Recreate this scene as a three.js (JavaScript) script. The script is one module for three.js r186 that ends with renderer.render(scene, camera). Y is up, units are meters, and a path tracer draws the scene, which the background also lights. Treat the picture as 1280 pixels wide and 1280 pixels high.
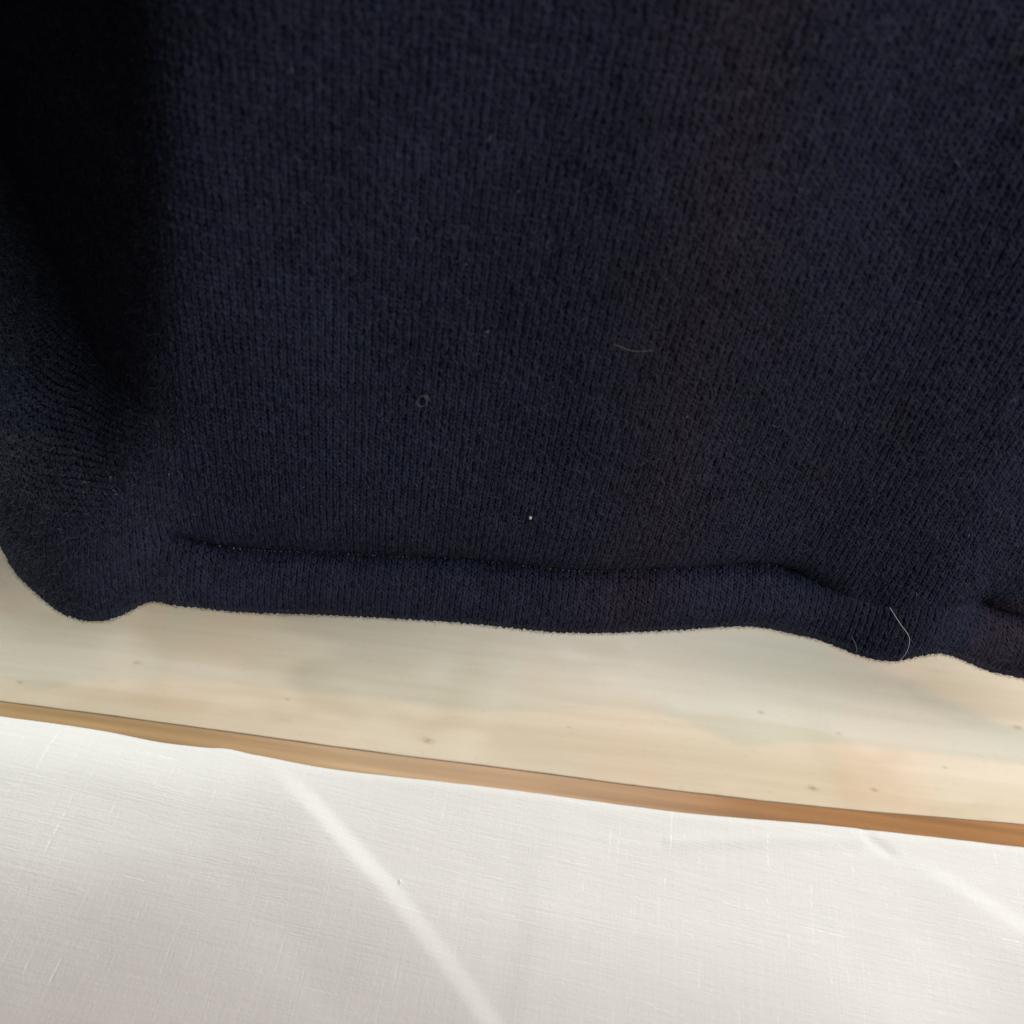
import * as THREE from 'three';
import { mergeGeometries } from 'three/addons/utils/BufferGeometryUtils.js';
import { RectAreaLightUniformsLib } from 'three/addons/lights/RectAreaLightUniformsLib.js';

// ------------------------------------------------------------------ camera, light, exposure
const scene = new THREE.Scene();
scene.background = new THREE.Color().setRGB(0.02, 0.02, 0.022);
const camera = new THREE.PerspectiveCamera(54.0026, 1, 0.01, 20);
camera.position.set(0, 0.275, 0.181);
camera.up.set(-0.17364818, 0.69636424, -0.69636424);          // phone held a little askew
camera.lookAt(0, 0.275 - 0.5, 0.181 - 0.5);
camera.focus = 0.27; camera.userData.fStop = 13;
scene.add(camera);

const renderer = new THREE.WebGLRenderer({ antialias: true });
renderer.setSize(1024, 1024);
renderer.toneMapping = THREE.LinearToneMapping;
renderer.toneMappingExposure = 1;
renderer.shadowMap.enabled = true;
RectAreaLightUniformsLib.init();

// large soft window light from the right, in front of and above the garment
const windowLight = new THREE.RectAreaLight(new THREE.Color().setRGB(0.985, 1.0, 0.985), 10.2, 0.45, 0.5);
windowLight.name = 'window_light';
windowLight.position.set(0.54, 0.72, 0.31); windowLight.lookAt(0.02, 0.08, 0.02); scene.add(windowLight);
// added cool fill light from behind the garment, brightens wood and cloth
const coolLight = new THREE.RectAreaLight(new THREE.Color().setRGB(0.96, 1.0, 0.97), 25.0, 0.27, 0.27);
coolLight.name = 'added_back_fill';
coolLight.position.set(0.06, 0.42, -0.69); coolLight.lookAt(0.0, 0.0, 0.02); scene.add(coolLight);
// added narrow spot from the left on the corner of the cloth and the hanging side of the hem
const sideLight = new THREE.SpotLight(new THREE.Color().setRGB(0.92, 1.0, 0.97), 0.38, 0, 0.13, 0.75, 2);
sideLight.name = 'added_side_spot';
sideLight.position.set(-0.52, 0.28, 0.08); sideLight.target.position.set(-0.164, 0.030, 0.022); sideLight.castShadow = true; sideLight.shadow.radius = 0.6; scene.add(sideLight, sideLight.target);
// warm ceiling lamp almost straight above
const warmLamp = new THREE.SpotLight(new THREE.Color().setRGB(1.0, 0.42, 0.10), 0.66, 0, 0.5, 0.4, 2);
warmLamp.name = 'warm_ceiling_light';
warmLamp.position.set(0.52, 1.10, 0.10); warmLamp.target.position.set(0.03, 0, 0); warmLamp.castShadow = true;
warmLamp.shadow.radius = 0.8; scene.add(warmLamp, warmLamp.target);

// ------------------------------------------------------------------ helpers
function mulberry(a) { return () => { a |= 0; a = a + 0x6D2B79F5 | 0; let t = Math.imul(a ^ a >>> 15, 1 | a); t = t + Math.imul(t ^ t >>> 7, 61 | t) ^ t; return ((t ^ t >>> 14) >>> 0) / 4294967296; }; }
const rnd = mulberry(20417);
const gauss = () => { let s = 0; for (let i = 0; i < 6; i++) s += rnd(); return (s - 3) / 0.707; };
function h2(i, j) { let n = Math.imul(i, 374761393) + Math.imul(j, 668265263) | 0; n = Math.imul(n ^ n >>> 13, 1274126177); return ((n ^ n >>> 16) >>> 0) / 4294967296; }
function noise(x, y) { const i = Math.floor(x), j = Math.floor(y); let a = x - i, b = y - j; a = a * a * (3 - 2 * a); b = b * b * (3 - 2 * b); return (h2(i, j) * (1 - a) + h2(i + 1, j) * a) * (1 - b) + (h2(i, j + 1) * (1 - a) + h2(i + 1, j + 1) * a) * b; }
const fbm = (x, y, o = 4) => { let s = 0, w = 0.5, t = 0; for (let k = 0; k < o; k++) { s += w * noise(x + 17.3 * k, y - 9.1 * k); t += w; x *= 2.03; y *= 2.03; w *= 0.5; } return s / t; };
const clamp = (x, a = 0, b = 1) => Math.min(b, Math.max(a, x));
const ss = (a, b, x) => { const t = clamp((x - a) / (b - a)); return t * t * (3 - 2 * t); };
const G = (x, w) => Math.exp(-(x / w) * (x / w));
function curve(pts) {                                          // smooth interpolation through [x, y] points (Catmull-Rom slopes)
  const n = pts.length, m = pts.map((p, i) => { const a = pts[Math.max(0, i - 1)], b = pts[Math.min(n - 1, i + 1)]; return (b[1] - a[1]) / (b[0] - a[0]); });
  return x => {
    if (x <= pts[0][0]) return pts[0][1] + (x - pts[0][0]) * m[0] * 0.3;
    if (x >= pts[n - 1][0]) return pts[n - 1][1] + (x - pts[n - 1][0]) * m[n - 1] * 0.3;
    let i = 0; while (x > pts[i + 1][0]) i++;
    const [x0, y0] = pts[i], [x1, y1] = pts[i + 1], h = x1 - x0, t = (x - x0) / h, t2 = t * t, t3 = t2 * t;
    return (2 * t3 - 3 * t2 + 1) * y0 + (t3 - 2 * t2 + t) * h * m[i] + (3 * t2 - 2 * t3) * y1 + (t3 - t2) * h * m[i + 1];
  };
}
function linear(pts) { return x => { if (x <= pts[0][0]) return pts[0][1]; for (let i = 1; i < pts.length; i++) if (x <= pts[i][0]) { const t = (x - pts[i - 1][0]) / (pts[i][0] - pts[i - 1][0]); return pts[i - 1][1] * (1 - t) + pts[i][1] * t; } return pts[pts.length - 1][1]; }; }
function grid(nu, nv, point, uvOf) {                           // sheet of (nu+1) x (nv+1) points
  const pos = [], uv = [], idx = [];
  for (let j = 0; j <= nv; j++) for (let i = 0; i <= nu; i++) { const p = point(i / nu, j / nv); pos.push(p[0], p[1], p[2]); const t = uvOf ? uvOf(p, i / nu, j / nv) : [i / nu, j / nv]; uv.push(t[0], t[1]); }
  for (let j = 0; j < nv; j++) for (let i = 0; i < nu; i++) { const a = j * (nu + 1) + i, b = a + 1, c = a + nu + 1, d = c + 1; idx.push(a, b, d, a, d, c); }
  const g = new THREE.BufferGeometry(); g.setAttribute('position', new THREE.Float32BufferAttribute(pos, 3)); g.setAttribute('uv', new THREE.Float32BufferAttribute(uv, 2)); g.setIndex(idx); g.computeVertexNormals(); return g;
}
function part(name, g, m, parent, kind) { const o = new THREE.Mesh(g, m); o.name = name; o.castShadow = o.receiveShadow = true; if (kind) o.userData.kind = kind; parent.add(o); return o; }
function thing(name, label, category, group) { const o = new THREE.Group(); o.name = name; o.userData = { label, category }; if (group) o.userData.group = group; scene.add(o); return o; }
function tex(w, h, fn, srgb) {                                  // fn(i, j) -> linear rgb or grey 0..1
  const d = new Uint8Array(w * h * 4);
  const enc = v => srgb ? 255 * (v <= 0.0031308 ? v * 12.92 : 1.055 * Math.pow(v, 1 / 2.4) - 0.055) : 255 * v;
  for (let j = 0; j < h; j++) for (let i = 0; i < w; i++) { const c = fn(i, j), k = 4 * (j * w + i); if (typeof c === 'number') d[k] = d[k + 1] = d[k + 2] = clamp(enc(c), 0, 255); else { d[k] = clamp(enc(c[0]), 0, 255); d[k + 1] = clamp(enc(c[1]), 0, 255); d[k + 2] = clamp(enc(c[2]), 0, 255); } d[k + 3] = 255; }
  const t = new THREE.DataTexture(d, w, h); t.wrapS = t.wrapT = THREE.RepeatWrapping; t.magFilter = THREE.LinearFilter; t.minFilter = THREE.LinearFilter; if (srgb) t.colorSpace = THREE.SRGBColorSpace; t.needsUpdate = true; return t;
}

// ------------------------------------------------------------------ pale wooden tabletop with its brown edging
{
  const table = thing('wooden_table', 'pale varnished wooden tabletop with a brown edging strip, seen between sweater hem and white cloth', 'table');
  const edge = curve([[-.1429, .0249], [-.1006, .0228], [-.0701, .0215], [-.0331, .02], [.0139, .0174], [.064, .0149], [.1148, .0112], [.1777, .0050]]);
  const W = 2048, H = 1024, x0 = -0.35, z0 = -0.28, SX = 0.72, SZ = 0.34;
  const specks = [[-.1408, .0164, 1.1], [-.1094, .0022, 1.3], [-.0135, .0117, 2.2], [.1296, .0012, 1.4], [.1091, .0047, 1.8], [.1839, -.0337, 1.7], [.0936, -.0209, 1.3], [.0527, .0151, 1.6], [.12, -.018, 1], [.03, -.002, .8], [-.06, .006, .8], [.155, -.012, .9]];
  const r2 = mulberry(77);
  for (let i = 0; i < 22; i++) specks.push([x0 + r2() * SX, z0 + r2() * SZ, 0.3 + r2() * 0.5]);
  const dark = new Float32Array(W * H);
  for (const [sx, sz, s] of specks) {
    const ci = (sx - x0) / SX * W, cj = (sz - z0) / SZ * H, rr = Math.ceil(8 * s);
    for (let j = -rr; j <= rr; j++) for (let i = -rr; i <= rr; i++) { const a = Math.round(ci) + i, b = Math.round(cj) + j; if (a < 0 || b < 0 || a >= W || b >= H) continue; const dx = i + 0.08 * j, dy = j - 0.05 * i; dark[b * W + a] += 0.48 * Math.min(1, s) * Math.exp(-Math.pow(dx / (2.6 * s), 2) - Math.pow(dy / (1.4 * s), 2)) * (0.4 + noise(a * 0.6, b * 0.6)); }
  }
  const woodCol = (i, j) => {
    const x = x0 + (i + .5) / W * SX, z = z0 + (j + .5) / H * SZ, zz = z + 0.06 * x + 0.004 * fbm(x * 14, z * 20, 3);
    const grain = fbm(x * 9, zz * 260, 4), fine = fbm(x * 60, zz * 1500, 2), blotch = fbm(x * 17 + 4, zz * 34 + 8, 4), bl2 = fbm(x * 30 - 7, zz * 22, 3);
    let t = 0.55 * ss(0.3, 0.7, grain) + 0.25 * fine;
    const paleAndLit = clamp(ss(0.44, 0.66, blotch) * 0.8 + ss(-0.12, 0.12, x) * ss(0.008, -0.022, z) * 1.2, 0, 1.6), pink = ss(0.5, 0.68, bl2);  // random pale blotches, plus brightening under the hem painted into the wood
    const side = 1 - 0.17 * ss(0.0, -0.13, x) + 0.06 * ss(0.02, 0.12, x);  // evens the fall of light: left darkened, right lightened in the wood colour
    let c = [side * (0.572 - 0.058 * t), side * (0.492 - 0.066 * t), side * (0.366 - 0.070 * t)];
    c = [c[0] + paleAndLit * 0.075, c[1] + paleAndLit * 0.085, c[2] + paleAndLit * 0.095];
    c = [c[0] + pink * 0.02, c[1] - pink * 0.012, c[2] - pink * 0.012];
    for (const [sx, sz, w, sl, am] of [[-.118, -.01, .006, .25, .028], [-.008, -.008, .0055, -.3, -.03], [.002, .004, .004, -.3, .02], [.118, -.002, .006, .3, -.028], [.085, -.03, .012, .6, .022], [-.05, -.02, .012, .5, .022]]) { const k = am * G(x - sx - sl * (z - sz) + 0.004 * (fbm(z * 90, sx * 50, 2) - .5), w) * G(z - sz, .028); c = [c[0] + k, c[1] + k * 1.05, c[2] + k * 1.1]; }  // faint reflections across the board, painted in as paler and darker streaks
    const tiny = ss(0.80, 0.92, noise(x * 420, zz * 1500)) * 0.06, d = 1 - clamp(dark[j * W + i] + tiny, 0, 0.8);
    return [c[0] * (0.42 + 0.58 * d), c[1] * (0.25 + 0.75 * d), c[2] * (0.14 + 0.86 * d)];
  };
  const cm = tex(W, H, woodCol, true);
  const bm = tex(1024, 512, (i, j) => { const x = i / 1024 * SX, z = j / 512 * SZ + 0.06 * x; return 0.5 * fbm(x * 9, z * 420, 4) + 0.5 * fbm(x * 40, z * 60, 3); });
  const uvw = p => [(p[0] - x0) / SX, (p[2] - z0) / SZ];
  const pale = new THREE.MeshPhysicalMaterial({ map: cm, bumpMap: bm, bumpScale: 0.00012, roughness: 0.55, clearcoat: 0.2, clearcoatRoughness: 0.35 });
  // profile across the panel: back edge, top, rounded front edge, down
  const R = 0.0003;
  const front = [];
  for (let k = 0; k <= 6; k++) { const a = k / 6 * Math.PI / 2; front.push([-R + R * Math.sin(a), -R + R * Math.cos(a)]); }
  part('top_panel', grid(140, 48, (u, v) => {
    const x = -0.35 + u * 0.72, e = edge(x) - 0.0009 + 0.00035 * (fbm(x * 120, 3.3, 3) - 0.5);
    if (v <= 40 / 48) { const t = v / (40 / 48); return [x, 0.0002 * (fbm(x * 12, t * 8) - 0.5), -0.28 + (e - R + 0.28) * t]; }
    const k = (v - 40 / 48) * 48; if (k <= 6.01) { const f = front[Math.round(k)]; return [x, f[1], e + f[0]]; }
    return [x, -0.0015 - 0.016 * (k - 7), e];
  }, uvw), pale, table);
  const strip = tex(1024, 256, (i, j) => {
    const x = i / 1024 * 0.72, z = j / 256 * 0.12, g = fbm(x * 12, z * 500 + 20 * x, 4), b = fbm(x * 22, z * 30, 3), pale2 = ss(0.5, 0.72, fbm(x * 9 + 2, 5.5 + z * 3, 3));
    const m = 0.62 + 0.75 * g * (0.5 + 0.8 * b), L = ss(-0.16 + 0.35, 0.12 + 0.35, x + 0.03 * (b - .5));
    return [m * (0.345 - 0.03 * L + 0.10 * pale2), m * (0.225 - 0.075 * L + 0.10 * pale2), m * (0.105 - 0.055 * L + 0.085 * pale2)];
  }, true);
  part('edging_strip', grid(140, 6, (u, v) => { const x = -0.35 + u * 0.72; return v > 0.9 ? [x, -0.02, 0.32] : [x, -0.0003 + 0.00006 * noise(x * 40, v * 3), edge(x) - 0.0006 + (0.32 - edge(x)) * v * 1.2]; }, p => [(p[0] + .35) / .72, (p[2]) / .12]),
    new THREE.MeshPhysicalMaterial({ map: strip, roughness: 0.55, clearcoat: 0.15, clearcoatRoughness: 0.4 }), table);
}

let clothTop;
// ------------------------------------------------------------------ white cloth with slub weave
{
  const cloth = thing('tablecloth', 'white slub-weave cloth with folded edge and diagonal creases, lying in the foreground', 'tablecloth');
  const edge = curve([[-.1392, .0306], [-.1095, .0295], [-.0912, .0298], [-.0771, .0288], [-.0716, .0280], [-.0627, .0284], [-.0386, .0282], [-.0194, .0269], [.0143, .0246], [.0631, .0224], [.1127, .0178], [.1733, .0135]]);
  const X0 = -0.24, SX = 0.52, Z0 = 0.0, SZ = 0.2, W = 2048, H = 1024;
  // slubs: thicker stretches of thread along both directions of the weave
  const slub = new Float32Array(W * H), r = mulberry(991);
  const stamp = (x, z, len, amp, across, wid) => {
    const n = Math.ceil(len / 0.0001), ph = r() * 6.28;
    for (let k = 0; k < n; k++) {
      const t = k / n, a = amp * Math.pow(Math.sin(Math.PI * t), 0.6) * (0.1 + 0.9 * ss(0.25, 0.7, noise(t * len * 1100, ph * 9))), d = (t - 0.5) * len, w = 0.00008 * Math.sin(t * 9 + ph);
      const px = across ? x + d : x + w - 0.05 * d, pz = across ? z + w + 0.055 * d : z + d;
      const ci = (px - X0) / SX * W, cj = (pz - Z0) / SZ * H;
      for (let q = -1; q <= 1; q++) { const a2 = Math.round(ci) + (across ? 0 : q), b2 = Math.round(cj) + (across ? q : 0); if (a2 < 0 || b2 < 0 || a2 >= W || b2 >= H) continue; const e = across ? b2 - cj : a2 - ci; const v = a * Math.exp(-e * e / wid); if (v > slub[b2 * W + a2]) slub[b2 * W + a2] = v; }
    }
  };
  for (let i = 0; i < 3200; i++) stamp(X0 + r() * SX, Z0 + r() * SZ, 0.003 + r() * r() * 0.022, 0.12 + 0.55 * r() * r() * r(), true, 0.35 + r() * 0.5);
  for (let i = 0; i < 1700; i++) stamp(X0 + r() * SX, Z0 + r() * SZ, 0.003 + r() * r() * 0.020, 0.12 + 0.55 * r() * r() * r(), false, 0.35 + r() * 0.5);
  for (const [x, z, l, ac, a] of [[-.108, .060, .018, 0, .9], [-.083, .071, .012, 1, .8], [.063, .030, .016, 0, 1], [.092, .030, .018, 0, .8], [.107, .0525, .016, 1, .9], [.104, .046, .020, 0, .8], [.083, .049, .014, 1, .6], [.045, .036, .012, 0, .7], [.16, .046, .02, 1, .9], [-.12, .041, .016, 0, .6], [-.093, .096, .016, 0, .7]]) stamp(x, z, l, a * 0.8, !!ac, 0.8);
  const yarnX = new Float32Array(1200), yarnZ = new Float32Array(1200); for (let i = 0; i < 1200; i++) { yarnX[i] = r(); yarnZ[i] = r(); }
  const colour = tex(W, H, (i, j) => {
    const x = X0 + i / W * SX, z = Z0 + j / H * SZ, s = slub[j * W + i];
    const m = 0.715 + 0.009 * (yarnX[Math.floor((x + .3) / 0.0005) % 1200] - .5) + 0.03 * (noise(x * 70, Math.floor((z - 0.055 * x + .1) / 0.0004) * 7.3) - .5) + 0.02 * (fbm(x * 60, z * 60, 3) - 0.5) + 0.24 * s;
    return [m * 0.99, m * 0.998, m * 0.982];
  }, true);
  const bump = tex(W, H, (i, j) => {
    const x = X0 + i / W * SX, z = Z0 + j / H * SZ;
    return clamp(0.30 + 0.07 * yarnX[Math.floor((x + .3) / 0.0005) % 1200] + 0.2 * noise(x * 110, Math.floor((z - 0.055 * x + .1) / 0.0004) * 7.3) + 0.16 * (noise(i * .6, j * .6) - .5) + 0.5 * slub[j * W + i]);
  });
  // fine plain weave, 0.4 mm pitch, as a small repeating normal map
  const N = 256, P = 16, hgt = (i, j) => { const u = i / N * P * 2 * Math.PI, v = j / N * P * 2 * Math.PI, k = (Math.floor(i / N * P * 2) + Math.floor(j / N * P * 2)) % 2; return (k ? Math.abs(Math.sin(u)) : Math.abs(Math.sin(v))) * (0.8 + 0.3 * h2(Math.floor(i / N * P * 2) % (2 * P), 50 + Math.floor(j / N * P * 2) % (2 * P))); };
  const weave = tex(N, N, (i, j) => { const dx = hgt((i + 1) % N, j) - hgt((i + N - 1) % N, j), dy = hgt(i, (j + 1) % N) - hgt(i, (j + N - 1) % N), s = 0.7, l = Math.hypot(dx * s, dy * s, 1); return [0.5 - 0.5 * dx * s / l, 0.5 - 0.5 * dy * s / l, 0.5 + 0.5 / l]; });
  weave.repeat.set(SX / 0.0085, SZ / 0.0085);
  const mat = new THREE.MeshPhysicalMaterial({ map: colour, bumpMap: bump, bumpScale: 0.00030, normalMap: weave, normalScale: new THREE.Vector2(0.6, 0.6), roughness: 0.85, sheen: 0.15, sheenRoughness: 0.5, sheenColor: new THREE.Color(1, 1, 1) });
  // creases given as polylines on the table plane
  const seg = (x, z, pts) => { let best = 1e9, side = 0, tt = 0, L = 0, total = 0; for (let i = 1; i < pts.length; i++) total += Math.hypot(pts[i][0] - pts[i - 1][0], pts[i][1] - pts[i - 1][1]); for (let i = 1; i < pts.length; i++) { const [ax, az] = pts[i - 1], [bx, bz] = pts[i], dx = bx - ax, dz = bz - az, l = Math.hypot(dx, dz), t = clamp(((x - ax) * dx + (z - az) * dz) / (l * l)); const d = Math.hypot(x - ax - t * dx, z - az - t * dz); if (d < best) { best = d; side = ((x - ax) * dz - (z - az) * dx) / l; tt = (L + t * l) / total; } L += l; } return [best, side, tt]; };
  const C1 = [[-.0668, .0275], [-.0413, .0453], [-.0162, .0644], [.0022, .0806], [.0145, .0924], [.03, .11]], C2 = [[.1270, .0255], [.1491, .0347], [.1661, .0436], [.19, .058]], C3 = [[.0245, .036], [.0226, .0643], [.0221, .0873], [.022, .11]], C4 = [[.1236, .0214], [.1291, .0246]], C5 = [[.0631, .034], [.095, .027], [.121, .0225]];
  const top = clothTop = (x, z) => {
    const b = z - edge(x);
    let y = 0.004 + 0.0016 * (fbm(x * 9 + 3, z * 12 + 1, 3) - 0.5) * ss(0, 0.02, b) + 0.0004 * (fbm(x * 60, z * 70, 3) - 0.5) * ss(0, .01, b);
    y += 0.0022 * G(b - 0.012, 0.012) * ss(-0.02, -0.10, x) - 0.0035 * ss(0.015, 0.10, b) * ss(0.04, -0.14, x);
    let [d, s, t] = seg(x, z, C1); y += 0.0019 * ss(0, 0.28, t) * (s > -0.001 ? 1 - ss(-0.001, 0.0057, s) : 1 - ss(0, 0.030, -s)) * (d < Math.abs(s) + 0.004 ? 1 : G(d, 0.004));
    [d, s, t] = seg(x, z, C2); y += 0.0017 * ss(0, 0.4, t) * (s > -0.001 ? 1 - ss(-0.001, 0.0062, s) : 1 - ss(0, 0.022, -s)) * (d < Math.abs(s) + 0.004 ? 1 : G(d, 0.004));
    [d, s, t] = seg(x, z, C3); y += 0.00025 * Math.tanh(s / 0.003) * G(d, 0.02) * ss(0, 0.3, t);
    [d] = seg(x, z, C4); y -= 0.0007 * G(d, 0.0020);
    [d] = seg(x, z, C5); y += 0.0005 * G(d, 0.0022);
    return Math.max(y, 0.0008);
  };
  const R = 0.0034, xa = -0.24, xb = 0.28, nf = 10, nt = 190, nv = nf + nt + 4;
  part('cloth_sheet', grid(480, nv, (u, v) => {
    const x = xa + u * (xb - xa), e = edge(x) + 0.0003 * (fbm(x * 90, 1.7, 3) - .5), k = Math.round(v * nv);
    if (k < 4) return [x, -0.0028, e + R + 0.03 * (4 - k) / 4];
    if (k <= 4 + nf) { const a = (k - 4) / nf * Math.PI, yT = top(x, e + R), yB = -0.0028; return [x, yB + (yT - yB) * (1 - Math.cos(a)) / 2, e + R - R * Math.sin(a)]; }
    const t = (k - 4 - nf) / nt, z = e + R + t * (0.215 - e - R); return [x, top(x, z), z];
  }, p => [(p[0] - X0) / SX, (p[2] - Z0) / SZ]), mat, cloth);
}

// ------------------------------------------------------------------ navy knitted sweater, hanging; local axes: x along the panel, y up, z towards the viewer
const sweater = thing('sweater', 'dark navy blue fine-knit sweater hanging with its rolled hem above the wooden table', 'sweater');
sweater.rotation.y = THREE.MathUtils.degToRad(5);
const ridge = linear([[.045, -.122], [.055, -.118], [.08, -.103], [.11, -.088], [.15, -.080], [.21, -.076]]);
function foldZ(X, Y) {
  const t = ridge(Y) + 0.005 * (fbm(Y * 22, 4.4, 2) - 0.5) * ss(0.08, 0.12, Y) - X, k = 0.22 + 1.05 * ss(0.062, 0.108, Y - 0.35 * Math.max(0, -0.105 - X));
  let z = -k * 0.5 * (t + Math.sqrt(t * t + 0.000049));
  z += 0.012 * G(X + 0.108, 0.020) * G(Y - 0.045, 0.03);
  z += 0.0015 * G(X - 0.02, 0.02) - 0.0035 * G(X - 0.075, 0.025);
  z += 0.010 * G(X - 0.109 - 0.35 * (Y - 0.045), 0.018) * G(Y - 0.045, 0.05) - 0.0015 * G(X - 0.130, 0.010);
  return z;
}
const hemY = curve([[-0.1506, 0.0615], [-0.1372, 0.0525], [-0.1344, 0.045], [-0.1243, 0.0412], [-0.1145, 0.0429], [-0.104, 0.0458], [-0.0978, 0.0487], [-0.0927, 0.0504], [-0.0735, 0.0449], [-0.0444, 0.0473], [-0.0128, 0.0499], [0.0076, 0.0513], [0.0279, 0.0531], [0.0528, 0.0554], [0.0756, 0.058], [0.0874, 0.057], [0.1004, 0.0573], [0.1098, 0.0595], [0.119, 0.0637], [0.1287, 0.0618], [0.1423, 0.0546], [0.1558, 0.0518]]);
const BR = 0.0026, QC = 0.0142;                                  // rounding under the hem; arc length from hem to seam
const creaseOf = X => ss(-0.098, -0.086, X) * (1 - 0.75 * ss(0.078, 0.098, X) + 0.75 * ss(0.122, 0.134, X));
function surf(X, q) {
  const b = ss(0.02, 0.14, q), yh = hemY(X) * (1 - b) + 0.05 * b, c = creaseOf(X);
  if (q < 0) { const t = Math.min(Math.PI, -q / BR), ext = Math.max(0, -q - Math.PI * BR); const Y = yh + BR - BR * Math.sin(t) + ext; return [X, Y, foldZ(X, yh + BR) + hemOff(0, c) - BR * (1 - Math.cos(t))]; }
  const Y = yh + BR + q; return [X, Y, foldZ(X, Y) + hemOff(q, c) + 0.0012 * (fbm(X * 30 + 5, q * 26, 3) - 0.5) * ss(0.0, 0.03, q) + 0.0006 * (fbm(X * 70, q * 40 + 3, 2) - 0.5)];
}
function hemOff(q, c) {
  if (q > QC) return -c * 0.0070 * Math.exp(-(q - QC) / 0.0070);
  const t = Math.max(0, (q - 0.0035) / (QC - 0.0035)); return c * (0.0034 - 0.0078 * t * t - 0.0014 * ss(0.86, 1.0, t));
}
function frame(X, q) {
  const e = 0.0004, p = surf(X, q), a = surf(X + e, q), b = surf(X - e, q), c = surf(X, q + e), d = surf(X, q - e);
  const U = new THREE.Vector3(a[0] - b[0], a[1] - b[1], a[2] - b[2]), V = new THREE.Vector3(c[0] - d[0], c[1] - d[1], c[2] - d[2]).normalize();
  const n = U.clone().cross(V).normalize(); const U2 = V.clone().cross(n).normalize();
  return { p: new THREE.Vector3(...p), u: U2, v: V, n };
}
const navy = new THREE.Color().setRGB(0.0160, 0.0190, 0.0375);
const warmCast = new THREE.Color().setRGB(0.0245, 0.0182, 0.0305);  // warm cast of grazing light, painted into the stitch colours
const wool = new THREE.MeshPhysicalMaterial({ color: navy, roughness: 0.95, specularIntensity: 0.15, sheen: 0.12, sheenRoughness: 0.6, sheenColor: new THREE.Color().setRGB(0.10, 0.12, 0.16) });
const yarn = new THREE.MeshPhysicalMaterial({ color: 0xffffff, roughness: 0.95, specularIntensity: 0.15, sheen: 0.12, sheenRoughness: 0.6, sheenColor: new THREE.Color().setRGB(0.10, 0.12, 0.16) });
const XA = -0.235, XB = 0.215, QTOP = 0.215;
const sheet = (q0, q1, n) => grid(300, n, (u, v) => { const X = XA + u * (XB - XA), q = q0 + v * (q1 - q0), f = frame(X, q); return [f.p.x - f.n.x * 0.0007, f.p.y - f.n.y * 0.0007, f.p.z - f.n.z * 0.0007]; });
const body = part('body_panel', sheet(QC, QTOP, 130), wool, sweater);
const hem = part('hem_band', sheet(-0.0145, QC, 150), wool, sweater);
{
  const leg = new THREE.SphereGeometry(1, 8, 6), mats = { body: [], hem: [] }, M = new THREE.Matrix4(), B = new THREE.Matrix4(), T = new THREE.Matrix4();
  const WALE = 0.00170, COURSE = 0.00128, row = (q, j, out) => {
    // walk along the course so that wales keep their spacing on the turned-away folds
    const step = 0.0005, xs = [], ls = []; let l = 0, prev = surf(XA, q), l0 = 0; prev[2] = foldZ(XA, 0.7 * prev[1] + 0.3 * 0.12);
    for (let X = XA; X <= XB; X += step) { const p = surf(X, q); p[2] = foldZ(X, 0.7 * p[1] + 0.3 * 0.12); l += Math.hypot(p[0] - prev[0], p[2] - prev[2]); prev = p; xs.push(X); ls.push(l); if (X <= 0) l0 = l; }
    let k = 0;
    for (let i = Math.ceil(-l0 / WALE); i * WALE + l0 < l; i++) {
      const target = i * WALE + l0 + 0.00012 * gauss() * 0.5; while (k < xs.length - 2 && ls[k + 1] < target) k++;
      const X = xs[k] + step * clamp((target - ls[k]) / Math.max(1e-6, ls[k + 1] - ls[k]));
      const f = frame(X, q + 0.00010 * gauss() * 0.5), tone = 0.62 + 0.38 * fbm(X * 260, q * 330, 2) + 0.38 * fbm(X * 45, q * 45, 3), brown = clamp(0.68 * G(X - 0.033 - 0.03 * (0.1 - q) - 0.024 * (fbm(X * 30, q * 30, 3) - 0.5), 0.015) + 0.8 * ss(0.5, 0.66, fbm(X * 26 + 3, q * 18 + 8, 3)) * ss(0.04, 0.12, X), 0, 0.9) ;  // brown: band and patches where the warm cast is painted in
      for (const s of [-1, 1]) {
        B.makeBasis(f.u, f.v, f.n);
        T.makeRotationZ(-s * (0.40 + 0.12 * gauss())); B.multiply(T);
        T.makeRotationX(-0.22 + 0.08 * gauss()); B.multiply(T);
        const w = 1 + 0.09 * gauss(), dn = 0.00007 * gauss();
        B.scale(new THREE.Vector3(0.00046 * w, 0.00102 * (1 + 0.08 * gauss()), 0.00040 * w));
        M.copy(B); M.setPosition(f.p.x + f.u.x * s * 0.00040 + f.n.x * dn, f.p.y + f.u.y * s * 0.00040 + f.n.y * dn, f.p.z + f.u.z * s * 0.00040 + f.n.z * dn);
        out.push([M.clone(), tone * (1 + 0.16 * gauss()), brown]);
      }
    }
  };
  let j = 0; for (let q = -0.008; q < QTOP; j++) {                // courses at equal spacing over the roll of the hem, too
    row(q, j, q < QC ? mats.hem : mats.body);
    let l = 0, o = surf(0, q); while (l < COURSE * (q < QC ? 0.92 : 1)) { q += 0.00004; const n = surf(0, q); l += Math.hypot(n[1] - o[1], n[2] - o[2]); o = n; }
  }
  for (const [key, parent] of [['body', body], ['hem', hem]]) {
    const im = new THREE.InstancedMesh(leg, yarn, mats[key].length); im.name = 'knit_stitches'; im.userData.kind = 'stuff'; im.castShadow = im.receiveShadow = true;
    const c = new THREE.Color();
    mats[key].forEach(([m, t, b], i) => { im.setMatrixAt(i, m); c.copy(navy).lerp(warmCast, b).multiplyScalar(clamp(t, .4, 1.9)); im.setColorAt(i, c); });
    parent.add(im);
  }
}
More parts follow.
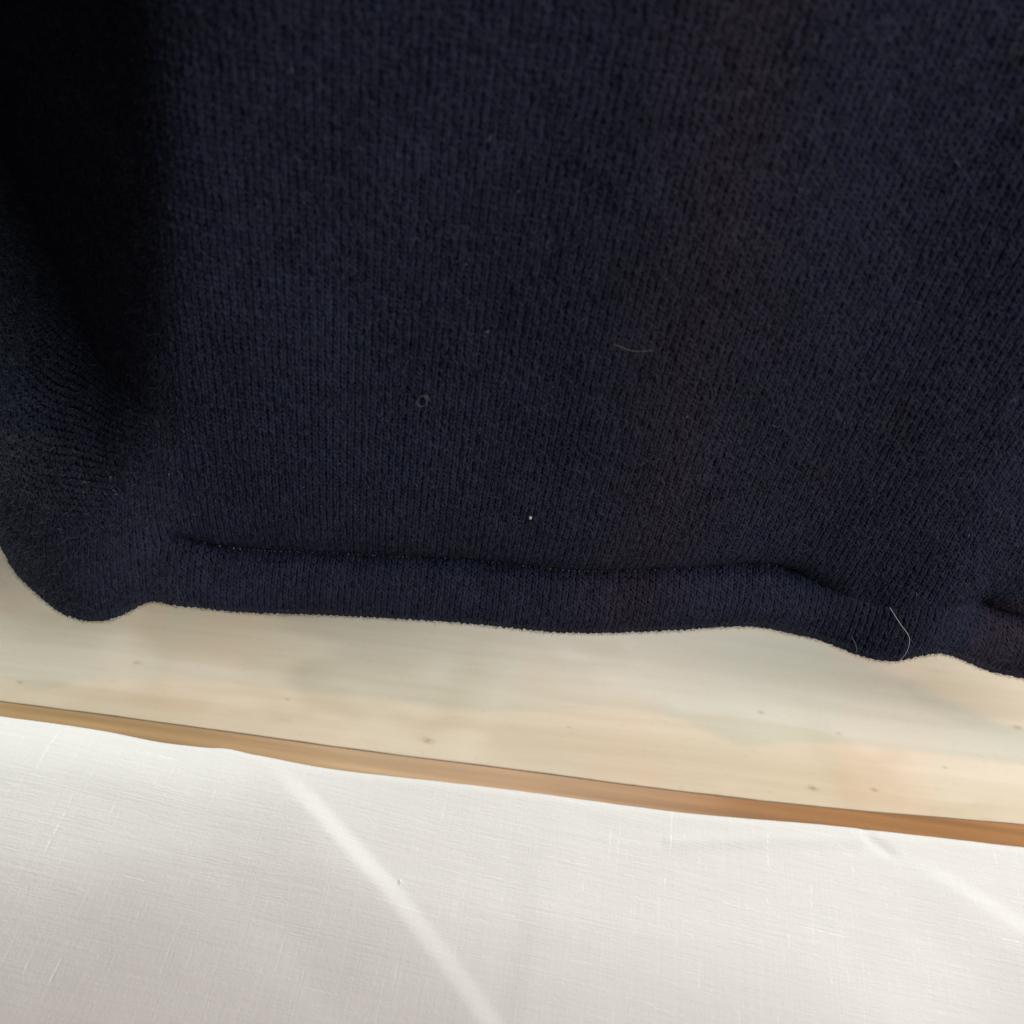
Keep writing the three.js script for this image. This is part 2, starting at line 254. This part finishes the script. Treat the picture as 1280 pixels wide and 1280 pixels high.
// loose wool fibres standing off the knit
function fibres(count, where, w0, seed) {
  const r = mulberry(seed), pos = [], idx = [], p = new THREE.Vector3(), d = new THREE.Vector3(), side = new THREE.Vector3();
  for (let i = 0; i < count; i++) {
    const [X, q, out, len] = where(r), f = frame(X, q), a = r() * 6.283; let bend = (r() - .5) * 3, lift = out;
    p.copy(f.p).addScaledVector(f.n, 0.0004 + 0.0003 * r());
    let ang = a; const n = 5, base = pos.length / 3, w = w0 * (0.6 + 0.8 * r());
    for (let k = 0; k <= n; k++) {
      d.copy(f.u).multiplyScalar(Math.cos(ang)).addScaledVector(f.v, Math.sin(ang)).addScaledVector(f.n, lift * (1 - 1.3 * k / n)).normalize();
      side.copy(d).cross(f.n); if (side.lengthSq() < 1e-4) side.copy(f.u); side.normalize().multiplyScalar(w * (1 - 0.7 * k / n));
      pos.push(p.x - side.x, p.y - side.y, p.z - side.z, p.x + side.x, p.y + side.y, p.z + side.z);
      if (k < n) { const o = base + 2 * k; idx.push(o, o + 1, o + 3, o, o + 3, o + 2); }
      p.addScaledVector(d, len / n); ang += bend / n + (r() - .5) * 0.5;
    }
  }
  const g = new THREE.BufferGeometry(); g.setAttribute('position', new THREE.Float32BufferAttribute(pos, 3)); g.setIndex(idx); g.computeVertexNormals(); return g;
}
const fuzzMat = new THREE.MeshStandardMaterial({ color: new THREE.Color().setRGB(0.048, 0.053, 0.076), roughness: 0.9, side: THREE.DoubleSide });
part('wool_fuzz', fibres(62000, r => [-0.18 + r() * 0.36, QC + 0.004 + r() * (QTOP - 0.016 - QC), 0.12 + r() * 0.40, 0.0010 + r() * r() * 0.0036], 0.000029, 5), fuzzMat, body, 'stuff');
part('wool_fuzz', fibres(14000, r => [-0.18 + r() * 0.38, -0.004 + r() * 0.022, 0.2 + r() * 0.6, 0.0008 + r() * r() * 0.0022], 0.000028, 6), fuzzMat, hem, 'stuff');
part('wool_fuzz', fibres(16000, r => [-0.18 + r() * 0.38, -0.0045 + r() * 0.006, 0.5 + r() * 1.2, 0.0007 + r() * r() * 0.0019], 0.000024, 7), fuzzMat, hem, 'stuff');
part('wool_fuzz', fibres(14000, r => [-0.20 + r() * 0.115, 0.002 + r() * 0.12, 0.3 + r() * 0.7, 0.0012 + r() * r() * 0.004], 0.000028, 8), fuzzMat, body, 'stuff');
part('wool_fuzz', fibres(14000, r => [-0.165 + r() * r() * 0.06, 0.0 + r() * 0.07, 0.6 + r() * 1.0, 0.0012 + r() * r() * 0.0035], 0.000028, 9), new THREE.MeshStandardMaterial({ color: new THREE.Color().setRGB(0.085, 0.098, 0.112), roughness: 0.9, side: THREE.DoubleSide }), body, 'stuff');  // lighter copy of the fuzz, rim light on the left edge painted in
part('pale_fibres', fibres(120, r => [-0.14 + r() * 0.27, 0.02 + r() * 0.15, 0.3 + r() * 0.6, 0.0006 + r() * r() * 0.0018], 0.00006, 12), new THREE.MeshStandardMaterial({ color: new THREE.Color().setRGB(0.16, 0.165, 0.18), roughness: 0.7, side: THREE.DoubleSide }), body, 'stuff');
part('pale_fibres', fibres(26, r => [-0.112 + r() * 0.016, 0.034 + r() * 0.006, 0.3 + r() * 0.6, 0.0005 + r() * 0.0005], 0.00006, 13), new THREE.MeshStandardMaterial({ color: new THREE.Color().setRGB(0.22, 0.21, 0.2), roughness: 0.7, side: THREE.DoubleSide }), body, 'stuff');
// seam thread along the hem top as pale beads, glints painted into their colour
{
  const seam = [], thread = new THREE.MeshPhysicalMaterial({ color: new THREE.Color().setRGB(0.24, 0.24, 0.26), roughness: 0.4 });
  const r = mulberry(31);
  for (let X = -0.086; X < 0.09; X += 0.00095) {
    const dense = 0.35 + 0.65 * ss(0.45, 0.65, noise(X * 60, 2)); if (r() > dense) continue;
    const f = frame(X + (r() - .5) * 0.0006, QC + 0.0009 + (r() - .5) * 0.0009 + 0.0006 * noise(X * 80, 9)), g = new THREE.SphereGeometry(1, 7, 5), s = 0.45 + 0.9 * r() * r();
    g.scale(0.00022 * s, 0.00034 * s, 0.0002 * s); g.rotateZ((r() - .5) * 1.4); g.translate(f.p.x + f.n.x * 0.0006, f.p.y + f.n.y * 0.0006, f.p.z + f.n.z * 0.0006); seam.push(g);
  }
  part('seam_thread_glints', mergeGeometries(seam), thread, sweater);
}

// ------------------------------------------------------------------ stray hairs and lint
const toWorld = p => p.applyAxisAngle(new THREE.Vector3(0, 1, 0), sweater.rotation.y);
function qOf(X, Y) { let lo = 0, hi = QTOP; for (let k = 0; k < 40; k++) { const m = (lo + hi) / 2; if (surf(X, m)[1] < Y) lo = m; else hi = m; } return lo; }
function hair(label, pts, lift, w, m, closed) {
  const path = pts.map(([X, Y], i) => { const f = frame(X, qOf(X, Y)); return toWorld(f.p.addScaledVector(f.n, lift * (Array.isArray(lift) ? 1 : 1))); });
  const c = new THREE.Vector3(); path.forEach(p => c.add(p)); c.multiplyScalar(1 / path.length);
  const g = new THREE.TubeGeometry(new THREE.CatmullRomCurve3(path.map(p => p.clone().sub(c)), !!closed), 60, w, 6, !!closed);
  const o = new THREE.Mesh(g, m); o.name = 'stray_hair' + (hair.n ? '_' + String(hair.n).padStart(3, '0') : ''); hair.n = (hair.n || 0) + 1;
  o.position.copy(c); o.userData = { label, category: 'hair', group: 'stray hairs on the sweater' }; o.castShadow = o.receiveShadow = true; scene.add(o);
}
const greyHair = new THREE.MeshStandardMaterial({ color: new THREE.Color().setRGB(0.36, 0.36, 0.33), roughness: 0.5 }), dimHair = new THREE.MeshStandardMaterial({ color: new THREE.Color().setRGB(0.13, 0.13, 0.14), roughness: 0.6 });
hair('long grey hair curving over the right end of the hem, largest stray hair', [[.1061, .0767], [.1095, .0734], [.1123, .0711], [.1129, .0672], [.1121, .062]], 0.0014, 0.000085, greyHair);
hair('short thin curved hair on the hem just left of the long grey hair', [[.0997, .0643], [.1017, .0618], [.1021, .0568]], 0.0011, 0.00007, dimHair);
hair('tiny hair curled into a ring in the middle of the sweater front', Array.from({ length: 12 }, (_, i) => [-.0247 + (0.0015 - 0.00006 * i) * Math.cos(i * 0.68), .1271 + (0.0019 - 0.00005 * i) * Math.sin(i * 0.68 + 0.3)]), 0.0011, 0.00006, dimHair);
hair('faint thin hair lying flat on the sweater, right of and above the ring hair', [[.0150, .1505], [.0197, .1494], [.0235, .1500]], 0.0010, 0.000045, dimHair);
function lint(label, p, s, col) {
  const g = new THREE.IcosahedronGeometry(1, 2), a = g.attributes.position; for (let i = 0; i < a.count; i++) { const k = 0.75 + 0.5 * noise(a.getX(i) * 2 + 9, a.getY(i) * 2 + a.getZ(i)); a.setXYZ(i, a.getX(i) * s * k, a.getY(i) * s * 1.3 * k, a.getZ(i) * s * 0.8 * k); } g.computeVertexNormals();
  const o = new THREE.Mesh(g, new THREE.MeshStandardMaterial({ color: new THREE.Color().setRGB(...col), roughness: 0.8 })); o.name = 'lint_speck' + (lint.n ? '_' + String(lint.n).padStart(3, '0') : ''); lint.n = (lint.n || 0) + 1;
  o.position.copy(p); o.userData = { label, category: 'lint' }; o.castShadow = o.receiveShadow = true; scene.add(o);
}
{ const X = .0048, f = frame(X, qOf(X, .0937)); lint('tiny pale lint speck on the navy sweater above the hem seam', toWorld(f.p.addScaledVector(f.n, 0.0008)), 0.0004, [0.45, 0.46, 0.48]); }
lint('tiny pale bluish speck lying on the white cloth beside the diagonal crease', new THREE.Vector3(-.0128, clothTop(-.0128, .0595) + 0.00022, .0595), 0.00036, [0.75, 0.95, 0.92]);

renderer.render(scene, camera);
